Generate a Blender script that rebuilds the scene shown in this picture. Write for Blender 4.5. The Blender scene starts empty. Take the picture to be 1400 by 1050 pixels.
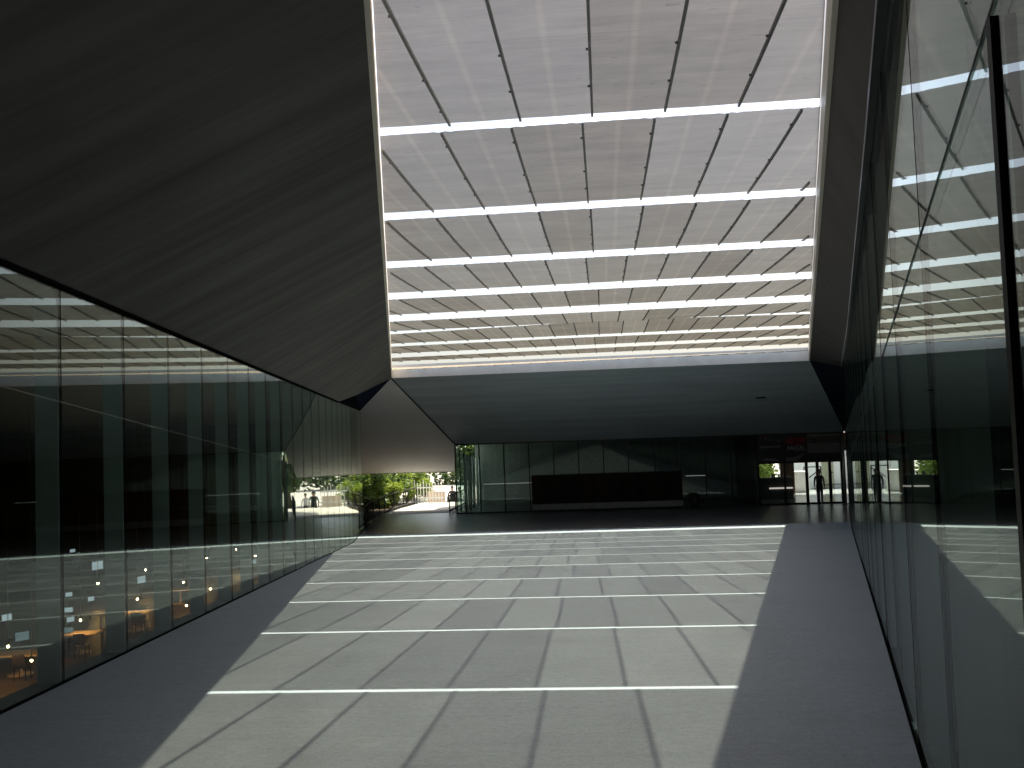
import bpy, bmesh, math, random
from mathutils import Vector, Matrix
random.seed(7)
R = math.radians
scene = bpy.context.scene
COL = scene.collection
EYE = 1.5                      # eye height above the plaza floor at the camera's feet (metres)
SLOPE = 0.0684                 # the plaza floor ramps down away from the camera
YFLAT = 37.5                   # ... and is level beyond this
ZLOW = -SLOPE * YFLAT          # lower plaza level
HC = 4.68                      # height of the fabric canopy

def floor_z(y):
    return -SLOPE * min(y, YFLAT)
def left_x(y):                 # plan line of the left glass wall
    return -3.4 - 0.18 * y
def right_x(y):                # plan line of the right glass wall
    return 0.365 + 0.2365 * y
def open_l(y):                 # plan lines of the roof opening's sides
    return -0.1226 - 0.2216 * y
def open_r(y):
    return 0.359 + 0.2047 * y
LEND = 43.0                    # far end of the left glass wall
YF = 50.0                      # far facade

def camray(px, py): return Vector((px - 700, -(py - 525), -1300)).normalized()
Yc = camray(826, 590); oth = camray(1826, 554)
Zc = oth.cross(Yc).normalized(); Xc = Yc.cross(Zc).normalized()
rot = Matrix((Xc, Yc, Zc))          # rows are the world axes in camera space, so this maps camera to world

# ------------------------------------------------------------------ helpers
def link(o, parent=None):
    COL.objects.link(o)
    if parent is not None:
        o.parent = parent
    return o
def tag(o, label, cat, group=None, kind=None):
    o["label"] = label
    o["category"] = cat
    if group: o["group"] = group
    if kind: o["kind"] = kind
    return o
def thing(name, label, cat, loc=(0, 0, 0), group=None):
    o = bpy.data.objects.new(name, None)
    o.location = loc
    o.empty_display_size = 0.1
    link(o)
    return tag(o, label, cat, group)
def build(name, bm, mat, parent=None, smooth=False, fixn=True):
    """links a bmesh as ONE mesh object; coordinates are world coordinates, made local to the parent"""
    if fixn:
        bmesh.ops.recalc_face_normals(bm, faces=bm.faces)
    if parent is not None:
        off = Vector(parent.location)
        p = parent.parent
        while p is not None:
            off += Vector(p.location); p = p.parent
        bmesh.ops.translate(bm, verts=bm.verts, vec=-off)
    me = bpy.data.meshes.new(name)
    bm.to_mesh(me); bm.free()
    mats = mat if isinstance(mat, (list, tuple)) else [mat]
    for m in mats: me.materials.append(m)
    if smooth:
        for p in me.polygons: p.use_smooth = True
    return link(bpy.data.objects.new(name, me), parent)
def structure(name, bm, mat, label=None, cat=None):
    o = build(name, bm, mat, fixn=False)
    o["kind"] = "structure"
    if label: o["label"] = label
    if cat: o["category"] = cat
    return o
def hexa(bm, b, t, mi=0):
    vs = [bm.verts.new(p) for p in list(b) + list(t)]
    n = len(b)
    fs = [bm.faces.new(vs[:n][::-1]), bm.faces.new(vs[n:])]
    for i in range(n):
        j = (i + 1) % n
        fs.append(bm.faces.new((vs[i], vs[j], vs[n + j], vs[n + i])))
    for f in fs: f.material_index = mi
    return fs
def box(bm, x0, x1, y0, y1, z0, z1, mi=0):
    b = [(x0, y0, z0), (x1, y0, z0), (x1, y1, z0), (x0, y1, z0)]
    return hexa(bm, b, [(x, y, z1) for x, y, _ in b], mi)
def bar(bm, p, q, w, h=None, up=Vector((0, 0, 1)), mi=0):
    """square bar from p to q"""
    p, q = Vector(p), Vector(q)
    d = (q - p).normalized()
    if abs(d.dot(up)) > 0.99: up = Vector((0, 1, 0))
    s = d.cross(up).normalized(); u = s.cross(d)
    h = h or w
    c = [s * (a * w / 2) + u * (b * h / 2) for a, b in ((-1, -1), (1, -1), (1, 1), (-1, 1))]
    return hexa(bm, [p + k for k in c], [q + k for k in c], mi)
def tube(bm, pts, rad, n=8, mi=0):
    pts = [Vector(p) for p in pts]
    rads = rad if isinstance(rad, (list, tuple)) else [rad] * len(pts)
    rings = []
    for i, p in enumerate(pts):
        d = (pts[min(i + 1, len(pts) - 1)] - pts[max(i - 1, 0)]).normalized()
        up = Vector((0, 0, 1)) if abs(d.z) < 0.95 else Vector((0, 1, 0))
        s = d.cross(up).normalized(); u = s.cross(d)
        rings.append([bm.verts.new(p + (s * math.cos(2 * math.pi * k / n) + u * math.sin(2 * math.pi * k / n)) * rads[i]) for k in range(n)])
    for a, b in zip(rings, rings[1:]):
        for k in range(n):
            f = bm.faces.new((a[k], a[(k + 1) % n], b[(k + 1) % n], b[k])); f.smooth = True; f.material_index = mi
    bm.faces.new(rings[0][::-1]).material_index = mi
    bm.faces.new(rings[-1]).material_index = mi
def lathe(bm, c, prof, n=16, mi=0):
    c = Vector(c)
    rings = [[bm.verts.new(c + Vector((r * math.cos(2 * math.pi * k / n), r * math.sin(2 * math.pi * k / n), z))) for k in range(n)] for r, z in prof]
    for a, b in zip(rings, rings[1:]):
        for k in range(n):
            f = bm.faces.new((a[k], a[(k + 1) % n], b[(k + 1) % n], b[k])); f.smooth = True; f.material_index = mi
    bm.faces.new(rings[0][::-1]).material_index = mi
    bm.faces.new(rings[-1]).material_index = mi
def sphere(bm, c, r, seg=12, rings=8, sc=(1, 1, 1)):
    res = bmesh.ops.create_uvsphere(bm, u_segments=seg, v_segments=rings, radius=r)
    for v in res["verts"]:
        v.co = Vector((v.co.x * sc[0], v.co.y * sc[1], v.co.z * sc[2])) + Vector(c)
    for f in bm.faces: f.smooth = True
def slab(bm, pts, faces, ztop):
    """a roof slab: shaped underside (points and faces), level top at ztop, closed sides"""
    lo = [bm.verts.new(p) for p in pts]
    hi = [bm.verts.new((p[0], p[1], ztop)) for p in pts]
    edges = {}
    for f in faces:
        bm.faces.new([lo[i] for i in f])
        bm.faces.new([hi[i] for i in f][::-1])
        for a, b in zip(f, f[1:] + f[:1]):
            edges[(a, b)] = edges.get((a, b), 0) + 1
    for (a, b) in list(edges):
        if (b, a) not in edges:
            bm.faces.new((lo[b], lo[a], hi[a], hi[b]))

# ------------------------------------------------------------------ materials
class NT:
    def __init__(s, name):
        s.m = bpy.data.materials.new(name); s.m.use_nodes = True
        s.t = s.m.node_tree; s.t.nodes.clear()
        s.out = s.n("ShaderNodeOutputMaterial")
    def n(s, typ, **kw):
        nd = s.t.nodes.new(typ)
        for k, v in kw.items():
            if k.startswith("in_"):
                key = k[3:].replace("_", " ")
                nd.inputs[int(key) if key.isdigit() else key].default_value = v
            else: setattr(nd, k, v)
        return nd
    def l(s, a, b): s.t.links.new(a, b)
    def math(s, op, a, b=None, c=None, clamp=False):
        nd = s.n("ShaderNodeMath", operation=op, use_clamp=clamp)
        for i, v in enumerate((a, b, c)):
            if v is None: continue
            if isinstance(v, (int, float)): nd.inputs[i].default_value = v
            else: s.l(v, nd.inputs[i])
        return nd.outputs[0]
    def coords(s, scale=(1, 1, 1), rot=(0, 0, 0)):
        g = s.n("ShaderNodeNewGeometry")
        mp = s.n("ShaderNodeMapping"); mp.inputs["Scale"].default_value = scale; mp.inputs["Rotation"].default_value = rot
        s.l(g.outputs["Position"], mp.inputs["Vector"])
        return mp.outputs["Vector"]
    def noise(s, vec, scale, detail=6, rough=0.55):
        nd = s.n("ShaderNodeTexNoise"); nd.inputs["Scale"].default_value = scale
        nd.inputs["Detail"].default_value = detail; nd.inputs["Roughness"].default_value = rough
        s.l(vec, nd.inputs["Vector"]); return nd.outputs["Fac"]
    def ramp(s, fac, stops):
        nd = s.n("ShaderNodeValToRGB"); e = nd.color_ramp.elements
        while len(e) < len(stops): e.new(0.5)
        for el, (p, c) in zip(e, stops):
            el.position = p; el.color = (*c, 1) if len(c) == 3 else c
        s.l(fac, nd.inputs["Fac"]); return nd.outputs["Color"]
    def mix(s, fac, a, b, typ="MIX"):
        nd = s.n("ShaderNodeMix", data_type="RGBA", blend_type=typ)
        for i, v in ((0, fac), (6, a), (7, b)):
            if isinstance(v, (int, float)): nd.inputs[i].default_value = v
            elif isinstance(v, tuple): nd.inputs[i].default_value = (*v, 1) if len(v) == 3 else v
            else: s.l(v, nd.inputs[i])
        return nd.outputs[2]
    def bump(s, h, strength=0.3, dist=0.01):
        b = s.n("ShaderNodeBump"); b.inputs["Strength"].default_value = strength; b.inputs["Distance"].default_value = dist
        s.l(h, b.inputs["Height"]); return b.outputs["Normal"]
    def principled(s, color, rough=0.6, metal=0.0, spec=0.4, normal=None, alpha=None):
        p = s.n("ShaderNodeBsdfPrincipled")
        for key, v in (("Base Color", color), ("Roughness", rough), ("Metallic", metal), ("Specular IOR Level", spec)):
            if isinstance(v, tuple): p.inputs[key].default_value = (*v, 1)
            elif isinstance(v, (int, float)): p.inputs[key].default_value = v
            else: s.l(v, p.inputs[key])
        if normal is not None: s.l(normal, p.inputs["Normal"])
        s.l(p.outputs[0], s.out.inputs["Surface"]); return p

def simple(name, color, rough=0.6, metal=0.0, spec=0.4, var=0.15, scale=6.0):
    t = NT(name)
    f = t.noise(t.coords(), scale)
    lo = tuple(c * (1 - var) for c in color); hi = tuple(min(1, c * (1 + var)) for c in color)
    t.principled(t.ramp(f, [(0.3, lo), (0.7, hi)]), rough, metal, spec)
    return t.m
def emission(name, color, strength):
    t = NT(name); e = t.n("ShaderNodeEmission")
    e.inputs["Color"].default_value = (*color, 1); e.inputs["Strength"].default_value = strength
    t.l(e.outputs[0], t.out.inputs["Surface"]); return t.m

def mat_floor():
    t = NT("brushed_concrete_floor")
    c = t.coords()
    big = t.noise(c, 0.35, 5); mid = t.noise(c, 1.7, 8, 0.65)
    streak = t.noise(t.coords((0.5, 7.0, 1.0), (0, 0, R(6))), 1.6, 6, 0.6)
    fine = t.noise(c, 60, 3, 0.7)
    col = t.ramp(big, [(0.3, (0.21, 0.265, 0.33)), (0.7, (0.285, 0.345, 0.42))])
    col = t.mix(0.55, col, t.ramp(mid, [(0.30, (0.13, 0.17, 0.215)), (0.5, (0.25, 0.31, 0.38)), (0.75, (0.36, 0.43, 0.50))]))
    col = t.mix(0.30, col, t.ramp(streak, [(0.3, (0.21, 0.21, 0.22)), (0.7, (0.36, 0.36, 0.355))]))
    grain = t.noise(c, 16, 6, 0.75); stain = t.noise(t.coords((1.0, 0.6, 1.0)), 0.8, 8, 0.72)
    col = t.mix(0.30, col, t.ramp(grain, [(0.3, (0.12, 0.13, 0.145)), (0.7, (0.46, 0.49, 0.52))]))
    col = t.mix(0.25, col, t.ramp(fine, [(0.3, (0.11, 0.12, 0.13)), (0.7, (0.47, 0.50, 0.53))]))
    col = t.mix(t.math("MULTIPLY_ADD", t.math("SUBTRACT", stain, 0.55), 2.4, 0.0, clamp=True), col, (0.17, 0.19, 0.21))
    # saw-cut joints between the poured bays
    sp = t.n("ShaderNodeSeparateXYZ"); t.l(c, sp.inputs[0])
    jy = t.math("LESS_THAN", t.math("ABSOLUTE", t.math("SUBTRACT", t.math("FRACT", t.math("DIVIDE", sp.outputs[1], 7.22)), 0.5)), 0.0008)
    jx = t.math("LESS_THAN", t.math("ABSOLUTE", t.math("SUBTRACT", t.math("FRACT", t.math("DIVIDE", sp.outputs[0], 4.6)), 0.5)), 0.0011)
    col = t.mix(t.math("MULTIPLY", t.math("MAXIMUM", 0.0, jy), 0.35), col, (0.07, 0.075, 0.08))
    col = t.mix(1.0, col, (1.04, 1.19, 1.31), "MULTIPLY")     # cool tint over the whole floor, offsets the warm light
    h = t.math("ADD", fine, t.math("MULTIPLY", mid, 2.0))
    rough = t.math("MULTIPLY_ADD", mid, 0.25, 0.42)
    t.principled(col, rough, 0, 0.35, t.bump(h, 0.12, 0.004)); return t.m
def mat_soffit(name, lo, hi, rot):
    t = NT(name)
    c = t.coords()
    st = t.noise(t.coords((0.35, 6.0, 0.5), (0, 0, rot)), 1.5, 8, 0.62)
    st2 = t.noise(t.coords((0.16, 2.2, 0.3), (0, 0, rot)), 1.0, 5, 0.5)
    cl = t.noise(c, 0.5, 5)
    mid = tuple((a + b) / 2 for a, b in zip(lo, hi))
    col = t.ramp(st, [(0.28, lo), (0.55, mid), (0.8, hi)])
    col = t.mix(0.45, col, t.ramp(st2, [(0.35, tuple(v * 0.55 for v in lo)), (0.65, hi)]))
    col = t.mix(0.3, col, t.ramp(cl, [(0.35, lo), (0.7, hi)]))
    t.principled(col, 0.7, 0, 0.2, t.bump(st, 0.15, 0.01)); return t.m
def mat_fabric():
    t = NT("translucent_canopy_fabric")
    uv = t.n("ShaderNodeUVMap"); sep = t.n("ShaderNodeSeparateXYZ"); t.l(uv.outputs[0], sep.inputs[0])
    u, v = sep.outputs[0], sep.outputs[1]
    fr = t.math("SUBTRACT", t.math("FRACT", u), 0.5)
    au = t.math("ABSOLUTE", fr)
    # the doubled welt along the middle of each bay lets more light through
    mr = t.n("ShaderNodeMapRange", interpolation_type="SMOOTHSTEP"); mr.inputs[1].default_value = 0.008; mr.inputs[2].default_value = 0.06
    mr.inputs[3].default_value = 1.0; mr.inputs[4].default_value = 0.0
    t.l(au, mr.inputs[0]); seam = mr.outputs[0]
    cell = t.n("ShaderNodeCombineXYZ"); t.l(t.math("FLOOR", u), cell.inputs[0]); t.l(t.math("FLOOR", v), cell.inputs[1])
    wn = t.n("ShaderNodeTexWhiteNoise", noise_dimensions="2D"); t.l(cell.outputs[0], wn.inputs["Vector"])
    rnd = wn.outputs["Value"]
    c = t.coords()
    weave = t.noise(t.coords((2.0, 30.0, 1.0), (0, 0, R(6.3))), 1.6, 5, 0.65)
    cloud = t.noise(c, 0.9, 5, 0.6); soil = t.noise(t.coords((0.8, 5.0, 1.0), (0, 0, R(6.3))), 0.9, 5, 0.7)
    spots = t.noise(t.coords((5.0, 18.0, 1.0), (0, 0, R(6.3))), 1.0, 2, 0.4)
    k = t.math("MULTIPLY_ADD", t.math("SUBTRACT", weave, 0.5), 0.7, 1.0)
    k = t.math("MULTIPLY", k, t.math("MULTIPLY_ADD", t.math("SUBTRACT", cloud, 0.5), 0.9, 1.0))
    k = t.math("MULTIPLY", k, t.math("MULTIPLY_ADD", t.math("SUBTRACT", soil, 0.5), -0.8, 1.0))
    k = t.math("MULTIPLY", k, t.math("MULTIPLY_ADD", seam, 0.32, 1.0))
    base = t.ramp(cloud, [(0.3, (1.0, 0.84, 0.64)), (0.7, (1.0, 0.90, 0.74))])
    base = t.mix(t.math("MULTIPLY", t.math("GREATER_THAN", spots, 0.745), 0.75), base, (0.40, 0.22, 0.11))
    blot = t.noise(t.coords((1.6, 1.1, 1.0)), 1.3, 6, 0.7)
    base = t.mix(t.math("MULTIPLY_ADD", t.math("SUBTRACT", blot, 0.42), 2.2, 0.0, clamp=True), base, (0.86, 0.70, 0.58))
    fv = t.math("FRACT", v)
    for pos in (0.42, 0.70):
        line = t.math("LESS_THAN", t.math("ABSOLUTE", t.math("SUBTRACT", fv, pos)), 0.0022)
        base = t.mix(t.math("MULTIPLY", line, 0.22), base, (0.2, 0.17, 0.15))
    vm = t.n("ShaderNodeVectorMath", operation="SCALE"); t.l(base, vm.inputs[0]); t.l(t.math("MULTIPLY", k, TRANSL), vm.inputs["Scale"])
    vd = t.n("ShaderNodeVectorMath", operation="SCALE"); t.l(base, vd.inputs[0]); t.l(t.math("MULTIPLY", k, 0.22), vd.inputs["Scale"])
    tl = t.n("ShaderNodeBsdfTranslucent"); t.l(vm.outputs[0], tl.inputs["Color"])
    df = t.n("ShaderNodeBsdfDiffuse"); t.l(vd.outputs[0], df.inputs["Color"])
    ad = t.n("ShaderNodeAddShader"); t.l(tl.outputs[0], ad.inputs[0]); t.l(df.outputs[0], ad.inputs[1])
    tr = t.n("ShaderNodeBsdfTransparent"); tr.inputs[0].default_value = (1.0, 0.935, 0.85, 1)
    fac = t.math("MULTIPLY_ADD", t.math("SUBTRACT", rnd, 0.5), 0.075, TDIR)
    fac = t.math("MULTIPLY", fac, t.math("MULTIPLY_ADD", t.math("SUBTRACT", soil, 0.5), -0.45, 1.0))
    mx = t.n("ShaderNodeMixShader"); t.l(fac, mx.inputs[0]); t.l(ad.outputs[0], mx.inputs[1]); t.l(tr.outputs[0], mx.inputs[2])
    t.l(mx.outputs[0], t.out.inputs["Surface"]); return t.m
def mat_glass(name, tint, f0=0.05, refl=0.62):
    t = NT(name)
    g = t.n("ShaderNodeNewGeometry")
    dt = t.n("ShaderNodeVectorMath", operation="DOT_PRODUCT"); t.l(g.outputs["Normal"], dt.inputs[0]); t.l(g.outputs["Incoming"], dt.inputs[1])
    om = t.math("SUBTRACT", 1.0, t.math("ABSOLUTE", dt.outputs["Value"]), clamp=True)
    fr = t.math("MULTIPLY", t.math("MULTIPLY_ADD", t.math("POWER", om, 5.0), 1 - f0, f0), refl)
    tr = t.n("ShaderNodeBsdfTransparent"); tr.inputs[0].default_value = (*tint, 1)
    gl = t.n("ShaderNodeBsdfGlossy"); gl.inputs["Roughness"].default_value = 0.0; gl.inputs["Color"].default_value = (0.93, 0.97, 0.93, 1)
    mx = t.n("ShaderNodeMixShader"); t.l(fr, mx.inputs[0]); t.l(tr.outputs[0], mx.inputs[1]); t.l(gl.outputs[0], mx.inputs[2])
    t.l(mx.outputs[0], t.out.inputs["Surface"]); return t.m
def mat_leaf(name, lo, hi):
    t = NT(name)
    c = t.coords(); f = t.noise(c, 1.3, 4); f2 = t.noise(c, 14, 3)
    mid = tuple((a + b) / 2 for a, b in zip(lo, hi))
    col = t.ramp(t.math("MULTIPLY_ADD", t.math("SUBTRACT", f2, 0.5), 0.7, f), [(0.3, lo), (0.5, mid), (0.72, hi)])
    df = t.n("ShaderNodeBsdfPrincipled"); df.inputs["Roughness"].default_value = 0.5; t.l(col, df.inputs["Base Color"])
    tl = t.n("ShaderNodeBsdfTranslucent"); t.l(t.mix(0.6, col, (0.25, 0.3, 0.03)), tl.inputs["Color"])
    mx = t.n("ShaderNodeMixShader"); mx.inputs[0].default_value = 0.4
    t.l(df.outputs[0], mx.inputs[1]); t.l(tl.outputs[0], mx.inputs[2]); t.l(mx.outputs[0], t.out.inputs["Surface"]); return t.m
def mat_soil(name, lo, hi, sc=3.0):
    t = NT(name); c = t.coords()
    f = t.noise(c, sc, 8, 0.65)
    t.principled(t.ramp(f, [(0.3, lo), (0.7, hi)]), 0.9, 0, 0.2, t.bump(f, 0.4, 0.03)); return t.m

TRANSL, TDIR = 0.016, 0.143
M = {}
M["floor"] = mat_floor()
M["soffit"] = mat_soffit("darkened_streaked_concrete", (0.06, 0.060, 0.054), (0.165, 0.163, 0.15), R(-24))  # base tone lowered to hold the deep shade under the roof
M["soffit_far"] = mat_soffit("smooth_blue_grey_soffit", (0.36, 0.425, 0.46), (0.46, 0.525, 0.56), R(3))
M["soffit_side"] = simple("daylit_pale_concrete", (0.72, 0.715, 0.70), 0.75, 0, 0.2, 0.06, 0.5)  # made paler than the other soffits for daylight bounced from outside
M["facet"] = simple("shaded_blue_facet", (0.016, 0.022, 0.036), 0.9, 0, 0.0)  # end facets face away from the light; their shade is in this colour
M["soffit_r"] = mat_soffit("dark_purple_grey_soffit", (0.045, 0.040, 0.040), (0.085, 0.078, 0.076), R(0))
M["polished"] = simple("dark_polished_paving", (0.085, 0.088, 0.092), 0.28, 0, 0.45, 0.25, 0.8)
M["curb"] = simple("white_painted_curb", (0.78, 0.71, 0.60), 0.45, 0, 0.4, 0.08, 2.0)
M["fabric"] = mat_fabric()
M["profile"] = simple("grey_aluminium_profile", (0.22, 0.22, 0.22), 0.45, 0.5, 0.5)
M["glass"] = mat_glass("green_tinted_glass", (0.84, 0.92, 0.89))
M["glass_l"] = mat_glass("dark_tinted_glass", (0.84, 0.92, 0.89), 0.05, 0.70)
M["glass_f"] = mat_glass("clear_door_glass", (0.93, 0.97, 0.96), 0.04)
M["fin"] = simple("grey_green_glass_fin", (0.52, 0.57, 0.545), 0.35, 0, 0.5, 0.08, 1.0)
M["joint"] = simple("black_silicone_joint", (0.008, 0.009, 0.010), 0.9, 0, 0.0)
M["transom"] = simple("pale_transom_seal", (0.11, 0.115, 0.115), 0.4, 0.2, 0.5)
M["frame"] = simple("black_steel_frame", (0.015, 0.016, 0.017), 0.4, 0.3, 0.5)
M["dark_wall"] = simple("dark_plaster", (0.045, 0.047, 0.047), 0.8)
M["mid_wall"] = simple("grey_plaster", (0.14, 0.14, 0.14), 0.8)
M["mid_wall2"] = simple("pale_grey_plaster", (0.22, 0.25, 0.25), 0.8)
M["white_wall"] = simple("white_plaster", (0.74, 0.76, 0.76), 0.7, 0, 0.3, 0.04)
M["brown_wall"] = simple("brown_timber_panelling", (0.11, 0.055, 0.035), 0.5)
M["mural"] = NT("dark_painted_panel")
_t = M["mural"]; _c = _t.coords((1.2, 1.0, 0.35)); _f = _t.noise(_c, 2.2, 6, 0.7); _g = _t.noise(_c, 0.7, 3)
_t.principled(_t.mix(0.5, _t.ramp(_f, [(0.35, (0.008, 0.008, 0.008)), (0.6, (0.03, 0.02, 0.014)), (0.8, (0.06, 0.03, 0.02))]),
                     _t.ramp(_g, [(0.4, (0.006, 0.009, 0.008)), (0.7, (0.035, 0.022, 0.015))])), 0.7, 0, 0.1)
M["mural"] = _t.m
M["plinth"] = simple("pale_grey_plinth", (0.22, 0.22, 0.22), 0.7)
M["steel"] = simple("brushed_steel", (0.55, 0.58, 0.58), 0.3, 0.9, 0.5, 0.06)
M["bin"] = simple("black_bin_plastic", (0.012, 0.012, 0.013), 0.5)
M["rail"] = simple("dark_railing_steel", (0.02, 0.02, 0.022), 0.75, 0.0, 0.2)
M["white"] = simple("white_paint", (0.78, 0.78, 0.76), 0.5, 0, 0.4, 0.05)
M["terracotta"] = simple("orange_render", (0.74, 0.56, 0.40), 0.8)
M["ground"] = mat_soil("pale_stone_paving", (0.34, 0.33, 0.31), (0.48, 0.47, 0.45), 1.2)
M["soil"] = mat_soil("garden_soil", (0.05, 0.04, 0.03), (0.12, 0.10, 0.07))
M["bark"] = mat_soil("bark", (0.06, 0.045, 0.035), (0.16, 0.12, 0.09), 9.0)
M["leaf"] = mat_leaf("mid_green_leaves", (0.03, 0.07, 0.015), (0.10, 0.20, 0.045))
M["leaf_dark"] = mat_leaf("dark_green_leaves", (0.015, 0.045, 0.02), (0.05, 0.11, 0.05))
M["leaf_lime"] = mat_leaf("lime_green_leaves", (0.10, 0.17, 0.02), (0.26, 0.36, 0.06))
M["wood"] = simple("warm_wood_floor", (0.13, 0.085, 0.05), 0.45, 0, 0.4, 0.3, 1.5)
M["desk"] = simple("pale_wood_desk", (0.72, 0.55, 0.42), 0.4, 0, 0.4)
M["chair"] = simple("dark_chair_fabric", (0.05, 0.035, 0.03), 0.7)
M["screen"] = emission("lit_screen", (0.80, 0.92, 1.0), 0.18); M["screen_dim"] = emission("dim_screen", (0.66, 0.85, 0.95), 0.07)
M["bulb"] = emission("warm_bulb", (1.0, 0.48, 0.12), 300.0)
M["skin"] = simple("skin", (0.45, 0.28, 0.20), 0.5)
M["cloth_dark"] = simple("dark_clothes", (0.022, 0.026, 0.024), 0.8)
M["cloth_white"] = simple("white_shirt", (0.7, 0.7, 0.68), 0.8)
M["cloth_red"] = simple("dark_red_shirt", (0.25, 0.07, 0.06), 0.8)
M["hair"] = simple("dark_hair", (0.02, 0.015, 0.012), 0.6)
M["poster_black"] = simple("poster_black_print", (0.035, 0.034, 0.036), 0.35, 0, 0.4, 0.3, 1.5)
M["poster_red"] = simple("poster_red_print", (0.22, 0.02, 0.03), 0.4, 0, 0.4, 0.4, 2.0)
M["poster_grey"] = simple("poster_grey_print", (0.17, 0.165, 0.16), 0.4, 0, 0.4, 0.15, 1.5)
M["poster_white"] = simple("poster_white_print", (0.5, 0.5, 0.48), 0.4)

# ------------------------------------------------------------------ ground
bm = bmesh.new()     # plaza ramp and lower plaza in one sheet, between the two glass walls
rows = [-6 + 0.5 * i for i in range(int((YFLAT + 6) / 0.5) + 1)] + [39.0, 40.4]
prev = None
for y in rows:
    cur = [bm.verts.new((left_x(y) + (right_x(y) - left_x(y)) * k / 8, y, floor_z(y))) for k in range(9)]
    if prev:
        for k in range(8): bm.faces.new((prev[k], prev[k + 1], cur[k + 1], cur[k]))
    prev = cur
structure("plaza_floor", bm, M["floor"])
bm = bmesh.new()     # lower plaza from the end of the glass wall to the facade and out through the gap
vs = [bm.verts.new((x, y, ZLOW)) for x, y in ((left_x(40.4), 40.4), (right_x(40.4), 40.4), (right_x(YF), YF), (17, YF), (17, 66), (7.6, 66), (7.6, 59.3), (-21.3, 59.3), (left_x(LEND), LEND))]
bm.faces.new(vs)
structure("lower_plaza", bm, M["polished"])
bm = bmesh.new()     # path sheet added pale for sun glare and light bounce, railing to facade corner
vs = [bm.verts.new((x, y, ZLOW + .004)) for x, y in ((-7.95, 50.9), (-7.95, 59.3), (-11.6, 59.3), (-12.0, 55.2), (-12.1, 51.6), (-12.1, 50.9))]
bm.faces.new(vs)
structure("path", bm, M["ground"])
def gz(x, y):
    """level of the ground outside: plaza, a sunken lane, then a bank rising to the hedge"""
    if y <= 59.3 or (x > 7.6 and y < 66): return ZLOW
    if y < 61.5: return ZLOW - 0.85
    if y < 74: return ZLOW - 0.2 + (y - 61.8) / 12.2 * 0.45
    return -2.32
bm = bmesh.new()
prev = None
for y, z, x0, x1 in ((59.3, ZLOW - .004, -21.3, 7.6), (59.31, ZLOW - .85, -21.3, 7.6), (61.5, ZLOW - .85, -22.6, 7.6), (61.8, ZLOW - .2, -22.8, 7.6), (66.0, gz(0, 66), -40, 7.6), (66.01, gz(0, 66), -60, 40), (74, -2.32, -120, 120), (900, -2.2, -700, 700)):
    cur = [bm.verts.new((x0, y, z)), bm.verts.new((x1, y, z))]
    if prev: bm.faces.new((prev[0], prev[1], cur[1], cur[0]))
    prev = cur
structure("ground", bm, M["ground"])
bm = bmesh.new()
pts = [(-11.25, 43.1), (-11.9, 47.3), (-12.26, 51.3), (-12.2, 55.2), (-11.9, 59.25), (-21.2, 59.25)]
vs = [bm.verts.new((x, y, ZLOW + 0.05)) for x, y in pts]
bm.faces.new(vs)
structure("garden_bed", bm, M["soil"])
ZLIB = -6.20
bm = bmesh.new()
vs = [bm.verts.new(p) for p in ((left_x(-6), -6, ZLIB), (left_x(LEND), LEND, ZLIB), (-24, 64, ZLIB), (-60, 64, ZLIB), (-60, -6, ZLIB))]
bm.faces.new(vs)
structure("library_floor", bm, M["wood"])
bm = bmesh.new()
vs = [bm.verts.new((x, y, floor_z(y) - 0.02)) for y in (-6, YFLAT, YF) for x in (right_x(y), 25)]
for i in (0, 2): bm.faces.new((vs[i], vs[i + 1], vs[i + 3], vs[i + 2]))
structure("gallery_floor", bm, M["dark_wall"])

# ------------------------------------------------------------------ roof slabs round the opening
ZT = 4.83
A1 = (open_l(42.2), 42.2, 4.25)      # far left corner of the opening
A2 = (open_r(42.4), 42.4, 4.25)      # far right corner
B1 = (left_x(38.6) + 0.15, 38.6, 3.36)
C1 = (left_x(LEND) - 0.02, LEND, 2.86)
B2 = (right_x(42.4) + 0.02, 42.4, 3.945)
C2 = (right_x(YF), YF, 1.06)
D1 = (-7.90, YF, 1.12)
E1 = (-8.58, 53.8, -0.47)
F1 = (-18.6, 53.8, -0.40)
P0 = (0.128, -1.13, 4.25); P1 = (0.128, -6.0, 4.25)
def glass_top(y): return (left_x(y) - 0.02, y, 3.03 - 0.0045 * y)
G3 = glass_top(33)
G0, G1 = glass_top(-6), glass_top(-1.05)
def rtop(y): return 3.43 + 0.023 * max(y - 20, 0) + (0.01 * (20 - max(y, 7)) if y < 20 else 0) + 0.034 * max(0, 7 - max(y, 0))

roof1 = thing("concrete_roof", "dark concrete soffit with diagonal streaks sloping above the left glass wall", "concrete roof", (-6, 20, 4))
bm = bmesh.new()
def ruled(pl, fa, fb, ys):
    """adds a ruled strip between two edges, returns the point indices along each edge and the faces"""
    ia = list(range(len(pl), len(pl) + len(ys))); pl += [fa(y) for y in ys]
    ib = list(range(len(pl), len(pl) + len(ys))); pl += [fb(y) for y in ys]
    return ia, ib, [[ia[q], ia[q + 1], ib[q + 1], ib[q]] for q in range(len(ys) - 1)]
def ol(y): return (open_l(y), y, 4.25)
ys = [-1.13 + (33 + 1.13) * q / 34 for q in range(35)]
pl = [P1, G0, A1, B1, C1, (-24, 64, 2.86), (-60, 64, 2.9), (-60, -6, 2.9)]
ia, ib, fs = ruled(pl, ol, glass_top, ys)
slab(bm, pl, [[0, ia[0], ib[0], 1], [ia[-1], 2, 3, ib[-1]], [1] + ib + [4, 5, 6, 7]] + fs, ZT)
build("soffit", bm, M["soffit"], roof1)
bm = bmesh.new()     # solid black strips and wedge drawn as the shadow line where soffit meets glass
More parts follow.
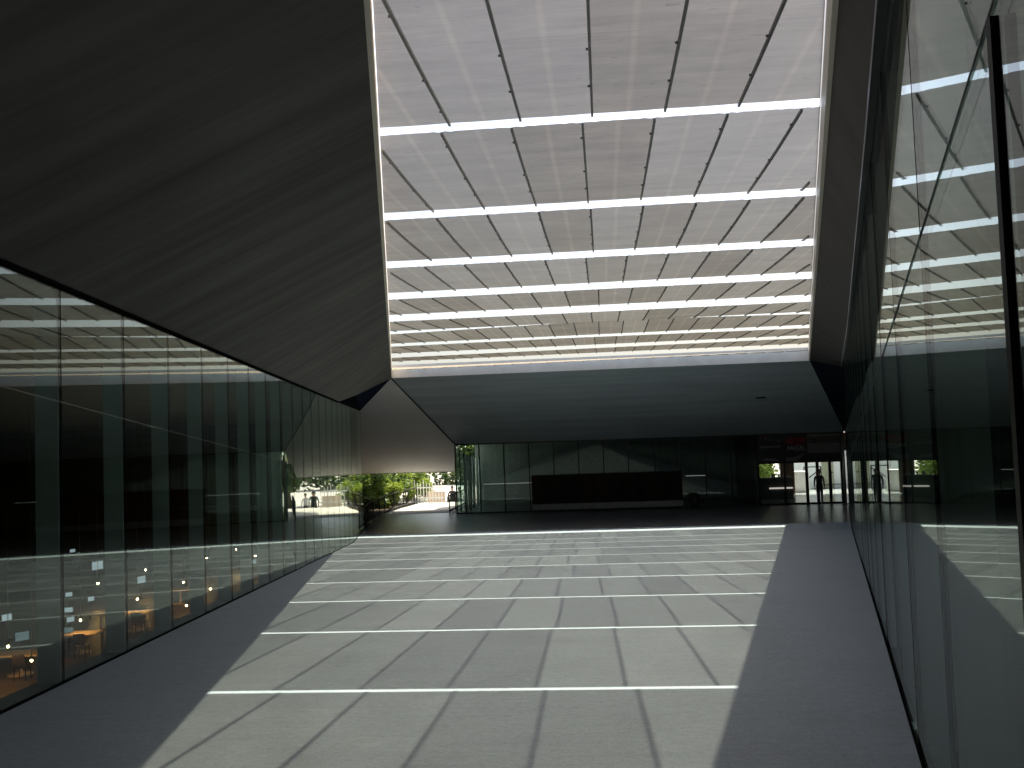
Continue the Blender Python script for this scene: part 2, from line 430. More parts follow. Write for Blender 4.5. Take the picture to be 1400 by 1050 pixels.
for a, b in ((G0, G1), (G1, G3)):
    bar(bm, Vector(a) + Vector((0.03, 0, -.005)), Vector(b) + Vector((0.03, 0, -.005)), 0.05, 0.03)
hexa(bm, [Vector(p) + Vector((.02, 0, -.01)) for p in (G3, C1, B1)], [Vector(p) + Vector((-.06, 0, .03)) for p in (G3, C1, B1)])
build("black_edge_strip", bm, M["joint"], roof1)
bm = bmesh.new()
hexa(bm, [(A1[0] - .003, A1[1] - .01, A1[2]), (B1[0], B1[1] - .01, B1[2]), (C1[0], C1[1] - .01, C1[2])],
     [(A1[0] - .003, A1[1] + .1, A1[2] + .1), (B1[0] - .1, B1[1] + .1, B1[2] + .2), (C1[0] - .05, C1[1] + .1, C1[2] + .1)])
build("end_facet", bm, M["facet"], roof1)

roof2 = thing("concrete_roof", "narrow dark roof strip running between the white opening edge and the right glass wall", "concrete roof", (4, 15, 4))
bm = bmesh.new()
def oe(y): return (open_r(y), y, 4.25)
def wt(y): return (right_x(y) + .02, y, rtop(y))
ys = [-1.13 + (42.4 + 1.13) * q / 44 for q in range(45)]
pl = [P1, wt(-6), (25, -6, 3.6), (25, 42.4, 3.9), (25, YF, 3.9), (right_x(YF), YF, 4.1)]
ia, ib, fs = ruled(pl, oe, wt, ys)
slab(bm, pl, [[0, 1, ib[0], ia[0]], [1, 2, 3] + ib[::-1], [ib[-1], 3, 4, 5]] + [f[::-1] for f in fs], ZT)
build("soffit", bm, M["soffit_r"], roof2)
bm = bmesh.new()
a, b, c = Vector(A2), Vector(B2), Vector(C2)
hexa(bm, [a + Vector((0, -.004, 0)), b + Vector((0, -.004, 0)), c], [a + Vector((0.1, .12, .1)), b + Vector((0.1, .12, .1)), c + Vector((.1, .1, .1))])
build("end_facet", bm, M["facet"], roof2)
bm = bmesh.new()
for a, b in ((0, 7), (7, 20), (20, 42)): bar(bm, (right_x(a) - .03, a, rtop(a)), (right_x(b) - .03, b, rtop(b)), 0.05, 0.07)
build("black_edge_strip", bm, M["frame"], roof2)

roof3 = thing("concrete_roof", "smooth blue grey soffit sloping down from the opening to the far glass facade", "concrete roof", (2, 45, 4))
bm = bmesh.new()
pl = [A1, A2, C2, D1, (25, YF, 1.02), (25, 57.5, 1.0), (-7.90, 57.5, 1.06)]
slab(bm, pl, [[0, 3, 2, 1], [3, 6, 5, 4, 2]], ZT)
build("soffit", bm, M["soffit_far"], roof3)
bm = bmesh.new()
bar(bm, Vector(A1) + Vector((0, 0, -.012)), Vector(D1) + Vector((0, 0, -.012)), 0.05, 0.03)
build("crease_strip", bm, M["facet"], roof3)  # thin dark strip laid along the fold
bm = bmesh.new()     # a small recessed downlight in the slope
_p = Vector(A1).lerp(Vector(A2), .86).lerp(Vector(D1).lerp(Vector(C2), .82), .45)
box(bm, _p.x - .22, _p.x + .22, _p.y - .12, _p.y + .12, _p.z - .03, _p.z + .05)
build("soffit_light", bm, M["frame"], roof3)
bm = bmesh.new()
_p = Vector(A1).lerp(Vector(A2), .10).lerp(Vector(D1).lerp(Vector(C2), .06), .72)
box(bm, _p.x - .16, _p.x + .16, _p.y - .1, _p.y + .1, _p.z - .03, _p.z + .05)
build("soffit_light", bm, M["steel"], roof3)

roof4 = thing("concrete_roof", "pale grey folded soffit dropping towards the garden gap at the left", "concrete roof", (-12, 50, 3))
bm = bmesh.new()
pl = [A1, D1, E1, F1, C1]
slab(bm, pl, [[0, 2, 1], [0, 3, 2], [0, 4, 3]], ZT - 0.01)
build("soffit", bm, M["soffit_side"], roof4)
bm = bmesh.new()
bar(bm, Vector(E1) + Vector((0, .0, .012)), Vector(F1) + Vector((0, .0, .012)), 0.10, 0.06)
build("edge_trim", bm, M["white"], roof4)

def curb(parent, p, q, inward, z0p, z0q):
    bm = bmesh.new()
    p, q, n = Vector(p), Vector(q), Vector(inward) * 0.04
    b = [Vector((p.x, p.y, z0p)), Vector((q.x, q.y, z0q)), Vector((q.x + n.x, q.y + n.y, z0q)), Vector((p.x + n.x, p.y + n.y, z0p))]
    hexa(bm, b, [Vector((v.x, v.y, ZT + 0.01)) for v in b])
    build("roof_curb", bm, M["curb"], parent)
curb(roof1, P0, A1, (0.97, 0.21, 0), 4.255, 4.255)
curb(roof2, P0, A2, (-0.97, 0.2, 0), 4.255, 4.255)
curb(roof3, A1, A2, (0, -1, 0), 4.255, 4.255)

# ------------------------------------------------------------------ fabric canopy in strips
SP = 3.61                       # strip depth
TURN = 0.0
BAY = 0.72
slits = [9.40 + SP * k for k in range(-3, 9)] + [41.6]        # y (on the axis) of each open slit
drop = {0: .06, 1: .09, 2: .11, 3: .14, 4: .17, 5: .04, 6: .085, 7: .13, 8: .28}
names = ["right above the viewpoint", "second from the viewpoint", "just out of the top edge",
         "nearest one, with rusty spots", "second one, with puckered front hem", "third from the top of the photo", "fourth from the top", "fifth from the top",
         "sixth, with a partly closed slit", "seventh, sagging in the middle", "eighth, thin and far", "second farthest, very thin", "farthest thin one by the white edge"]
def y_at(yk, x): return yk - TURN * x
for i, yk in enumerate(slits):
    k = i - 3                  # slit index at the far end of the strip
    y0, y1 = (slits[i - 1] if i else yk - SP), yk
    near_drop = drop.get(k - 1, 0.04)
    gap = max(0.02, 0.098 - 0.345 * near_drop)
    off = random.uniform(-0.22, 0.22)
    if k == 0: off = 0.01
    if k == 1: off = -0.09
    st = thing("canopy_strip", "grey fabric canopy strip on thin profiles, " + names[i], "fabric canopy", (0, (y0 + y1) / 2, HC), "fabric canopy strips across the roof opening")
    def zfun(x, t, wl, wr):
        s = (x - wl) / max(0.1, wr - wl)
        nd = near_drop
        if k - 1 == 5: nd = 0.11 * max(0, abs(s - 0.56) * 2 - 0.25) - 0.01
        if k - 1 == 6: nd = 0.075 + 0.05 * abs(s - 0.42)
        if k - 1 == 7: nd = 0.10 + 0.06 * (1 - s)
        if k - 1 == 8: nd = 0.26 + 0.08 * (1 - s)
        z = HC - nd * (1 - t) - (0.02 if k < 3 else 0.006) * math.sin(math.pi * t)
        b = (x - off) / BAY; fb = b - math.floor(b)
        z += 0.010 * math.sin(math.pi * fb) * (0.3 + 0.7 * (1 - t)) - 0.007 * math.sin(math.pi * fb)
        w = max(0, 1 - t / 0.10)             # gathered front hem
        z += w * 0.006 * math.sin(fb * 2 * math.pi * 5) * abs(fb - .5) * 2
        return z
    bm = bmesh.new(); uvl = bm.loops.layers.uv.new("UVMap")
    NX, NY = (72, 16) if k < 3 else (140, 6)
    if k < -1: NX, NY = 30, 6
    grid = []
    endt = 1.0
    for j in range(NY + 1):
        t = j / NY
        if NY == 16: t = t ** 1.35
        yc = y0 + gap + (y1 - y0 - gap) * t
        row = []
        # where this slanted row meets the two curbs
        xl = (open_l(yc)) / (1 - 0.2216 * TURN) + 0.05
        xr = (open_r(yc)) / (1 + 0.2047 * TURN) - 0.05
        if xr - xl < 0.05: xl, xr = -0.02, 0.02
        for c in range(NX + 1):
            x = xl + (xr - xl) * c / NX
            row.append((x, y_at(yc, x), zfun(x, t, xl, xr), (x - off) / BAY, k + 5 + t * 0.98))
        grid.append(row)
    verts = [[bm.verts.new(p[:3]) for p in r] for r in grid]
    for j in range(NY):
        for c in range(NX):
            f = bm.faces.new((verts[j][c], verts[j][c + 1], verts[j + 1][c + 1], verts[j + 1][c])); f.smooth = True
            for lp, (jj, cc) in zip(f.loops, ((j, c), (j, c + 1), (j + 1, c + 1), (j + 1, c))):
                lp[uvl].uv = grid[jj][cc][3:5]
    build("fabric", bm, M["fabric"], st)
    # profiles under the bay seams, clipped by the curbs
    wl, wr = open_l(y1), open_r(y1)
    n0, n1 = math.ceil((wl - off) / BAY), math.floor((wr - off) / BAY)
    for n in range(n0, n1 + 1):
        x = off + n * BAY
        seg = []
        for q in range(9):
            t = q / 8
            yc = y0 + gap + (y1 - y0 - gap) * t; yy = y_at(yc, x)
            if open_l(yy) + 0.07 < x < open_r(yy) - 0.07:
                seg.append((x, yy, zfun(x, t, open_l(yy), open_r(yy)) - 0.022))
        if len(seg) < 2: continue
        bm = bmesh.new()
        for a, b in zip(seg, seg[1:]): bar(bm, a, b, 0.024 if k < 2 else 0.028, 0.028)
        if k < 4:      # small clips along the profile
            for q in (1, 4, 6):
                if q < len(seg):
                    p = seg[q]; box(bm, p[0] - 0.032, p[0] + 0.01, p[1] - .006, p[1] + .006, p[2] - .008, p[2] + .010)
        build("profile", bm, M["profile"], st)

# ------------------------------------------------------------------ the two glass walls along the plaza
def glass_wall(name, label, xf, side, joints, ztop, fin_depth, thick_joint=None):
    root = thing(name, label, "glass wall", (xf(joints[0]), joints[0], floor_z(joints[0])))
    d = Vector((xf(1) - xf(0), 1, 0)).normalized()
    inn = Vector((-d.y, d.x, 0)) if side < 0 else Vector((d.y, -d.x, 0))     # away from the plaza
    HT = 2.50            # transom joint above the floor
    def P(y, o, z): return Vector((xf(y), y, 0)) + inn * o + Vector((0, 0, z))
    for ya, yb in zip(joints, joints[1:]):
        for lo_f, hi_f in ((lambda y: floor_z(y) + 0.02, lambda y: floor_z(y) + HT - 0.003), (lambda y: floor_z(y) + HT + 0.003, lambda y: ztop(y))):
            bm = bmesh.new()
            a, b = ya + 0.004, yb - 0.004
            if hi_f(a) - lo_f(a) < 0.05: continue
            if floor_z(ya) != floor_z(yb) and yb > YFLAT: lo_f2 = lambda y: floor_z(y) + 0.02
            tl = random.uniform(-0.0025, 0.0025)
            hexa(bm, [P(a, 0, lo_f(a)), P(b, tl, lo_f(b)), P(b, tl + .016, lo_f(b)), P(a, .016, lo_f(a))],
                 [P(a, 0, hi_f(a)), P(b, tl, hi_f(b)), P(b, tl + .016, hi_f(b)), P(a, .016, hi_f(a))])
            build("glass_pane", bm, M["glass_l"] if side < 0 else M["glass"], root)
    for n, y in enumerate(joints):
        bm = bmesh.new()
        thick = thick_joint is not None and abs(y - thick_joint) < 0.01
        if thick:
            bar(bm, P(y, .0, floor_z(y)), P(y, .0, floor_z(y) + HT - 0.02), 0.022, 0.022)
            bar(bm, P(y, .0, floor_z(y) + HT + 0.03), P(y, .0, ztop(y)), 0.02, 0.02)
        else:
            bar(bm, P(y, .008, floor_z(y)), P(y, .008, ztop(y)), 0.014 if y < 20 else 0.010, 0.016 if y < 20 else 0.012)
        build("mullion", bm, M["frame"] if thick else M["joint"], root)
        if not thick and fin_depth:
            bm = bmesh.new()
            hexa(bm, [P(y - .007, .03, floor_z(y)), P(y + .007, .03, floor_z(y)), P(y + .007, .03 + fin_depth, floor_z(y)), P(y - .007, .03 + fin_depth, floor_z(y))],
                 [P(y - .007, .03, ztop(y)), P(y + .007, .03, ztop(y)), P(y + .007, .03 + fin_depth, ztop(y)), P(y - .007, .03 + fin_depth, ztop(y))])
            build("glass_fin", bm, M["fin"], root)
    ys = [joints[0]] + ([YFLAT] if joints[-1] > YFLAT else []) + [joints[-1]]
    bm = bmesh.new()
    for a, b in zip(ys, ys[1:]):
        bar(bm, P(a, -.003, floor_z(a) + HT), P(b, -.003, floor_z(b) + HT), 0.005, 0.006 if side < 0 else 0.004)
    build("transom", bm, M["transom"], root)
    bm = bmesh.new()
    for a, b in zip(ys, ys[1:]):
        bar(bm, P(a, .0, floor_z(a) + .008), P(b, .0, floor_z(b) + .008), 0.03, 0.016)
    build("base_channel", bm, M["joint"], root)
    return root
jl = [8.16 + 1.74 * k for k in range(-4, 18)] + [LEND]
glass_wall("glass_wall", "long green tinted glass wall on the left reflecting the bright canopy slits", left_x, -1, jl, lambda y: 3.01 - 0.0045 * y, 0.20)
jr = [2.05 + 1.87 * k for k in range(-2, 26)] + [YF]
glass_wall("glass_wall", "tall green tinted glass wall close on the right mirroring the whole plaza", right_x, 1, jr, lambda y: rtop(y) - .01, 0.18, 2.05)

# ------------------------------------------------------------------ building walls that close the volumes
def wall(name, label, pts, z0, z1, mat, th=0.25):
    bm = bmesh.new()
    for (xa, ya), (xb, yb) in zip(pts, pts[1:]):
        d = Vector((xb - xa, yb - ya, 0)).normalized(); n = Vector((-d.y, d.x, 0)) * th
        b = [(xa, ya, z0), (xb, yb, z0), (xb + n.x, yb + n.y, z0), (xa + n.x, ya + n.y, z0)]
        hexa(bm, b, [(x, y, z1) for x, y, _ in b])
    o = build(name, bm, mat)
    return tag(o, label, "wall")
wall("library_wall", "dark inner walls of the sunken reading hall behind the left glass", [(left_x(LEND) - .05, LEND + .03), (-24, 64), (-60, 64), (-60, -6), (left_x(-6), -6)], ZLIB, ZT - 0.05, M["dark_wall"])
bm = bmesh.new()
for ya, yb in ((-6, YFLAT), (YFLAT, LEND)):
    b = [(left_x(ya) - .02, ya, ZLIB), (left_x(yb) - .02, yb, ZLIB), (left_x(yb) - .3, yb, ZLIB), (left_x(ya) - .3, ya, ZLIB)]
    hexa(bm, b, [(x, y, floor_z(y) - .01) for x, y, _ in b])
tag(build("retaining_wall", bm, M["mid_wall"]), "low concrete edge carrying the left glass wall above the sunken hall", "wall")
wall("unseen_block_wall", "unseen dark wall added behind the viewpoint to keep stray light out", [(25, -5.8), (-4, -5.8)], -1, ZT - .05, M["dark_wall"])  # added to stop light leaking in from behind the camera
wall("gallery_wall", "dark wall deep behind the right glass wall", [(25, 57), (25, -5.6)], ZLOW - .5, ZT - .05, M["dark_wall"])
wall("gallery_wall", "dark cross wall behind the far end of the right glass", [(right_x(YF) + .25, YF + .02), (24.9, YF + .02)], ZLOW - .1, 4.0, M["dark_wall"])

# ------------------------------------------------------------------ far facade with entrance
fac = thing("glass_facade", "dark teal glass facade with black mullions closing the far end of the plaza", "glass facade", (0, YF, ZLOW))
XJ = [-7.9, -6.63, -5.31, -3.99, -2.69, -1.39, -0.09, 1.19, 2.55, 3.82, 5.13, 6.43, 7.79]
ZD = -0.46                    # head of the entrance doors
def ftop(x): return 1.11 - 0.003 * (x + 7.9)
for a, b in zip(XJ, XJ[1:]):
    bm = bmesh.new(); hexa(bm, [(a + .03, YF, ZLOW + .06), (b - .03, YF, ZLOW + .06), (b - .03, YF + .02, ZLOW + .06), (a + .03, YF + .02, ZLOW + .06)],
                           [(a + .03, YF, ftop(a)), (b - .03, YF, ftop(b)), (b - .03, YF + .02, ftop(b)), (a + .03, YF + .02, ftop(a))])
    build("glass_pane", bm, M["glass"], fac)
for i, x in enumerate(XJ):
    bm = bmesh.new(); box(bm, x - .03, x + .03, YF - .05, YF + .08, ZLOW, ftop(x) - .01)
    build("mullion", bm, M["frame"], fac)
bm = bmesh.new()
box(bm, -7.87, 7.7, YF - .04, YF + .06, ZLOW, ZLOW + .058)
hexa(bm, [(-7.87, YF - .06, 1.05), (12.15, YF - .06, .99), (12.15, YF - .02, .99), (-7.87, YF - .02, 1.05)], [(-7.87, YF - .06, 1.12), (12.15, YF - .06, 1.06), (12.15, YF - .02, 1.06), (-7.87, YF - .02, 1.12)])
build("frame_rail", bm, M["frame"], fac)
# side glass returning back from the left corner, with pale columns just inside it
for k in range(5):
    a, b = YF + 0.1 + 1.45 * k, YF + 1.45 * (k + 1)
    bm = bmesh.new(); box(bm, -7.91, -7.89, a + .02, b, ZLOW + .05, 1.0 - .17 * (k + 1))
    build("glass_pane", bm, M["glass"], fac)
    bm = bmesh.new(); lathe(bm, (-7.5, a + 0.75, ZLOW), [(.07, 0), (.07, 1.75 + 1.4 - .12 * k)], 12)
    build("column", bm, M["white"], fac, True)
    bm = bmesh.new(); box(bm, -7.93, -7.87, b - .01, b + .03, ZLOW, 1.0 - .17 * (k + 1))
    build("mullion", bm, M["frame"], fac)
# entrance leaves
XD = [7.79, 9.11, 10.21, 10.75, 11.37, 11.97]
for a, b in zip(XD, XD[1:]):
    bm = bmesh.new(); box(bm, a + .04, b - .04, YF + .005, YF + .02, ZLOW + .09, ZD - .04)
    leaf = build("glass_door" if a > 9.5 else "glass_pane", bm, M["glass_f"], fac)
    if a > 10.3:
        bm = bmesh.new(); bar(bm, (a + .05, YF - .05, ZLOW + .97), (b - .05, YF - .05, ZLOW + .97), 0.035, 0.035)
        h = build("push_bar", bm, M["frame"], leaf)
for i, x in enumerate(XD):
    w = .045 if i < 2 else .07
    bm = bmesh.new(); box(bm, x - w, x + w, YF - .05, YF + .06, ZLOW, ZD)
    build("door_frame", bm, M["frame"], fac)
bm = bmesh.new(); box(bm, 7.70, 12.12, YF - .055, YF + .07, ZD, ZD + .10); box(bm, 7.79, 11.97, YF - .04, YF + .05, ZLOW, ZLOW + .085)
build("door_head", bm, M["frame"], fac)
bm = bmesh.new(); box(bm, 7.79, 12.12, YF + .02, YF + .06, ZD + .1, .97)
build("spandrel_panel", bm, M["dark_wall"], fac)

# facade rooms
wall("facade_room_wall", "dark back wall of the room behind the far facade", [(7.7, 57.2), (-7.8, 57.2)], ZLOW, 1.0, M["mid_wall2"])
wall("facade_room_wall", "dark partition between the facade room and the entrance lobby", [(7.75, YF + .12), (7.75, 57.1)], ZLOW, 1.0, M["dark_wall"], 0.15)
bm = bmesh.new(); box(bm, 7.9, 16.4, YF + .02, 61.0, ZLOW + .002, ZLOW + .006)
structure("lobby_floor", bm, simple("polished_lobby_floor", (0.42, 0.46, 0.48), 0.12, 0, 0.6, 0.05))
wall("lobby_wall", "dark right hand wall of the entrance lobby", [(16.6, 63.2), (16.6, YF + .3)], ZLOW, 1.0, M["mid_wall"], 0.2)
bm = bmesh.new()     # back wall of the lobby with the window over the garden; bay behind left unroofed for daylight
YB = 57.3
for x0, x1, z0, z1 in ((7.9, 8.9, ZLOW, .95), (8.9, 11.0, ZLOW, -1.57), (8.9, 11.7, -.55, .95), (10.2, 11.0, -1.57, -.55), (11.7, 16.5, -.1, .95)):
    box(bm, x0, x1, YB, YB + .2, z0, z1)
tag(build("lobby_wall", bm, M["brown_wall"]), "brown lobby wall with a window to bright garden leaves", "wall")
bm = bmesh.new()
box(bm, 11.0, 18, 61.6, 61.9, ZLOW, .9)
tag(build("white_lobby_wall", bm, M["white_wall"]), "white wall lit by daylight behind the glass entrance doors", "wall")
dw = thing("wall_door", "olive green door in the white wall behind the entrance", "door", (13.86, 61.58, ZLOW))
bm = bmesh.new(); box(bm, 13.50, 14.22, 61.53, 61.58, ZLOW, ZLOW + 2.1); build("door_leaf", bm, simple("olive_door", (0.32, 0.33, 0.24), .5), dw)
bm = bmesh.new(); sphere(bm, (14.12, 61.49, ZLOW + 1.0), .05); build("handle", bm, M["frame"], dw)
fr = thing("easel_stand", "open black metal display stand in front of the white lobby wall", "stand", (12.3, 59.5, ZLOW))
bm = bmesh.new()
for p, q in (((12.0, 59.5, ZLOW), (12.0, 59.5, -1.1)), ((13.0, 59.5, ZLOW), (13.0, 59.5, -1.1)), ((12.0, 59.5, -1.1), (13.0, 59.5, -1.1)), ((12.0, 59.5, ZLOW + .6), (13.0, 59.5, -1.2))):
    bar(bm, p, q, .06)
build("stand_tubes", bm, M["frame"], fr)
ct = thing("reception_counter", "dark reception counter with a lit shelf strip inside the entrance", "counter", (9.3, 54, ZLOW))
bm = bmesh.new(); box(bm, 8.3, 10.2, 53.6, 54.4, ZLOW + .01, ZLOW + 1.15); build("counter_body", bm, simple("dark_grey_counter", (0.09, 0.10, 0.10), .4), ct)
bm = bmesh.new(); box(bm, 8.25, 10.22, 53.5, 54.45, ZLOW + 1.152, ZLOW + 1.2); build("counter_top", bm, simple("grey_counter_top", (0.2, 0.2, 0.2), .3), ct)
bm = bmesh.new(); box(bm, 8.9, 10.15, 53.52, 53.59, ZLOW + .58, ZLOW + .66); build("light_strip", bm, emission("counter_light_strip", (1.0, .86, .80), 0.22), ct)
bm = bmesh.new(); box(bm, 11.12, 12.05, 58.4, 59.3, ZLOW + .01, ZLOW + 1.25)
tag(build("white_counter", bm, M["white_wall"]), "bluish white counter block in the daylight behind the dark reception counter", "counter")
for i, (x, h, w, lab) in enumerate(((9.2, .18, .16, "small white box on the left of the reception counter"), (9.5, .14, .10, "little white cup on the reception counter"), (9.9, .09, .34, "low white leaflet tray on the reception counter"))):
    bm = bmesh.new()
    if i == 1: lathe(bm, (x, 53.9, ZLOW + 1.2), [(.04, 0), (.06, h)], 10)
    else:
        box(bm, x - w / 2, x + w / 2, 53.8, 54.0, ZLOW + 1.2, ZLOW + 1.2 + h); box(bm, x - w / 2 + .02, x + w / 2 - .02, 53.78, 53.798, ZLOW + 1.22, ZLOW + 1.2 + h * .8)
    tag(build(("box", "cup", "leaflet_tray")[i], bm, M["white"]), lab, ("box", "cup", "tray")[i])

# things in front of the facade
mp = thing("display_panel", "long dark brown display panel on a pale plinth before the far glass", "display panel", (0.1, YF - .5, ZLOW))
bm = bmesh.new(); box(bm, -3.87, 3.88, YF - .40, YF - .30, ZLOW + .42, ZLOW + 1.90); build("panel", bm, M["mural"], mp)
bm = bmesh.new(); box(bm, -3.88, 3.86, YF - .62, YF - .28, ZLOW + .13, ZLOW + .415); build("plinth", bm, M["plinth"], mp)
lb = thing("litter_bin", "black litter bin standing right of the dark display panel", "litter bin", (4.47, YF - .5, ZLOW))
bm = bmesh.new(); lathe(bm, (4.47, YF - .5, ZLOW), [(.17, 0), (.2, .02), (.22, .62)], 20); build("bin_body", bm, M["bin"], lb)
bm = bmesh.new(); lathe(bm, (4.47, YF - .5, ZLOW), [(.235, .622), (.235, .68), (.15, .73), (.10, .731)], 20); build("bin_lid", bm, M["bin"], lb)
sp = thing("steel_post", "shiny steel post at the corner of the right glass wall and entrance", "post", (12.05, YF - .25, ZLOW))
bm = bmesh.new(); lathe(bm, (12.02, YF - .22, ZLOW), [(.075, .012), (.075, 3.5)], 16); build("post_tube", bm, M["steel"], sp)
bm = bmesh.new(); lathe(bm, (12.02, YF - .22, ZLOW), [(.14, 0), (.14, .01)], 16); build("base_plate", bm, M["steel"], sp)
# thin glowing bars set behind the far glass along its white lines
for x0, x1, z, lab in ((-6.6, -3.2, -1.12, "thin white light line left of the dark display panel"), (4.2, 5.25, -1.02, "short white light line right of the dark display panel")):
    bm = bmesh.new(); box(bm, x0, x1, YF + 1.2, YF + 1.23, z, z + .03)
    o = build("glow_bar", bm, emission("glow_bar", (1, .96, .86), 0.11)); tag(o, lab, "tube light")

def text(body, size, x, z, y, mat, parent, name="lettering"):
    cu = bpy.data.curves.new(name, "FONT"); cu.body = body; cu.size = size; cu.extrude = 0.002
    tmp = bpy.data.objects.new("tmp", cu); COL.objects.link(tmp)
    tmp.matrix_world = Matrix.Translation((x, y, z)) @ Matrix.Rotation(R(90), 4, "X")
    bpy.context.view_layer.update()
    me = bpy.data.meshes.new_from_object(tmp.evaluated_get(bpy.context.evaluated_depsgraph_get()))
    me.transform(tmp.matrix_world); me.transform(Matrix.Translation(-Vector(parent.location)))
    me.materials.clear(); me.materials.append(mat)
    COL.objects.unlink(tmp); bpy.data.objects.remove(tmp)
    o = bpy.data.objects.new(name, me); return link(o, parent)
def banner(x0, x1, z0, z1, mat, label):
    b = thing("exhibition_banner", label, "banner", ((x0 + x1) / 2, YF - .08, z0), "printed banners above the entrance doors")
    bm = bmesh.new(); box(bm, x0, x1, YF - .085, YF - .07, z0, z1); build("banner_sheet", bm, mat, b)
    return b
def patch(b, pts, mat, name="print", y=YF - .092):
    bm = bmesh.new(); hexa(bm, [(x, y, z) for x, z in pts], [(x, y + .004, z) for x, z in pts]); build(name, bm, mat, b)
ZB0, ZB1 = -0.35, 0.98
b1 = banner(7.83, 9.12, ZB0, ZB1, M["poster_black"], "black exhibition banner with a faint pale title band, leftmost above the doors")
patch(b1, [(7.92, .36), (8.97, .37), (8.97, .45), (7.92, .44)], M["poster_grey"])
patch(b1, [(7.97, -.28), (8.92, -.34), (8.67, -.2), (8.17, -.15)], M["poster_grey"])
for px_, pz_ in ((8.17, .8), (8.42, .72), (8.8, .66)):
    patch(b1, [(px_, pz_), (px_ + .1, pz_ - .02), (px_ + .12, pz_ + .08), (px_ + .03, pz_ + .1)], M["poster_grey"])
b2 = banner(9.16, 10.26, ZB0, ZB1, M["poster_black"], "black and red exhibition banner lettered SAUCES, in the middle above the doors")
patch(b2, [(9.19, .58), (9.54, .50), (9.89, .42), (10.19, .6), (10.26, .82), (9.74, .84), (9.24, .8)], M["poster_red"])
text("SAUCES", .25, 9.28, .24, YF - .094, M["poster_white"], b2)
patch(b2, [(9.64, .16), (10.26, .17), (10.26, .22), (9.64, .21)], M["poster_grey"])
patch(b2, [(9.19, -.36), (9.74, -.34), (10.14, -.02), (9.99, .0), (9.59, -.18), (9.19, -.16)], M["poster_grey"])
b3 = banner(10.30, 11.95, ZB0, ZB1, M["poster_grey"], "grey and brown exhibition banner with a dark emblem, rightmost above the doors")
patch(b3, [(10.30, .52), (11.96, .50), (11.96, .86), (10.30, .86)], simple("poster_brown_print", (.10, .075, .07), .4))
patch(b3, [(10.53, .58), (10.68, .5), (10.80, .6), (10.76, .78), (10.58, .76)], M["poster_black"], y=YF - .097)
patch(b3, [(10.30, -.38), (11.96, -.38), (11.96, .02), (10.30, .02)], M["poster_black"])

# ------------------------------------------------------------------ people
def person(loc, heading, height, label, top, bottom, arm=(0.05, 0.0), stride=0.08, shoes=None):
    """one continuous skinned body; materials by height; hair as a child"""
    s = height / 1.75
    V, E, Rd = [], [], []
    def v(x, y, z, r, parent=None):
        V.append((x * s, y * s, z * s)); Rd.append(r * s)
        if parent is not None: E.append((parent, len(V) - 1))
        return len(V) - 1
    pel = v(0, 0, .95, .135)
    wai = v(0, .0, 1.10, .125, pel); che = v(0, -.01, 1.30, .145, wai); shb = v(0, -.005, 1.42, .105, che)
    nk = v(0, 0, 1.50, .055, shb); hd0 = v(0, .015, 1.57, .07, nk); hd1 = v(0, .02, 1.65, .092, hd0); v(0, .01, 1.71, .07, hd1)
    v(0, .105, 1.615, .014, hd0)                 # nose
    for sg in (-1, 1):
        v(sg * .095, 0, 1.62, .018, hd1)         # ear
        hip = v(sg * .095, 0, .88, .10, pel); kn = v(sg * .10, sg * stride * .6, .50, .062, hip)
        an = v(sg * .10, sg * stride - .03, .09, .042, kn); hl = v(sg * .105, sg * stride + .02, .045, .042, an); v(sg * .12, sg * stride + .17, .03, .03, hl)
        sh = v(sg * .19, 0, 1.40, .062, shb); el = v(sg * (.235 + arm[0]), -.02, 1.12, .043, sh)
        wr = v(sg * (.235 + arm[0] * .6), .08 + arm[1], .88 + arm[1], .028, el); pa = v(sg * (.235 + arm[0] * .5), .10 + arm[1], .82 + arm[1], .034, wr)
        for f in range(4):
            k1 = v(sg * .235, .075 + arm[1] + f * .017, .765 + arm[1], .0095, pa); v(sg * .225, .085 + arm[1] + f * .017, .725 + arm[1] + abs(f - 1.4) * .008, .008, k1)
        v(sg * .20, .14 + arm[1], .79 + arm[1], .0095, pa)
    me = bpy.data.meshes.new("person"); me.from_pydata(V, E, [])
    o = bpy.data.objects.new("person", me); COL.objects.link(o)
    o.modifiers.new("skin", "SKIN")
    sv = me.skin_vertices[0].data
    for i, r in enumerate(Rd): sv[i].radius = (r, r); sv[i].use_root = (i == 0)
    sv[che].radius = (.18 * s, .12 * s); sv[pel].radius = (.16 * s, .12 * s); sv[wai].radius = (.15 * s, .11 * s)
    ss = o.modifiers.new("sub", "SUBSURF"); ss.levels = 1; ss.render_levels = 1
    bpy.context.view_layer.update()
    new = bpy.data.meshes.new_from_object(o.evaluated_get(bpy.context.evaluated_depsgraph_get()))
    o.modifiers.clear(); o.data = new
    new.materials.clear()
    for m in (M["skin"], top, bottom, shoes or M["frame"]): new.materials.append(m)
    for p in new.polygons:
        c = p.center / s; p.use_smooth = True
        if c.z > 1.475: p.material_index = 0
        elif c.z < .07: p.material_index = 3
        elif c.z < .96 and abs(c.x) < .185: p.material_index = 2
        elif c.z < .90 + arm[1] and abs(c.x) >= .185: p.material_index = 0
        else: p.material_index = 1
    o.location = loc; o.rotation_euler = (0, 0, heading)
    tag(o, label, "person")
    bm = bmesh.new(); sphere(bm, (0, -.015 * s, 1.685 * s), .108 * s, 14, 9, (1, 1.08, .95))
    bmesh.ops.delete(bm, geom=[q for q in bm.verts if q.co.z < 1.60 * s or (q.co.y > .05 * s and q.co.z < 1.69 * s)], context="VERTS")
    mh = bpy.data.meshes.new("hair"); bm.to_mesh(mh); bm.free(); mh.materials.append(M["hair"])
    link(bpy.data.objects.new("hair", mh), o)
    return o
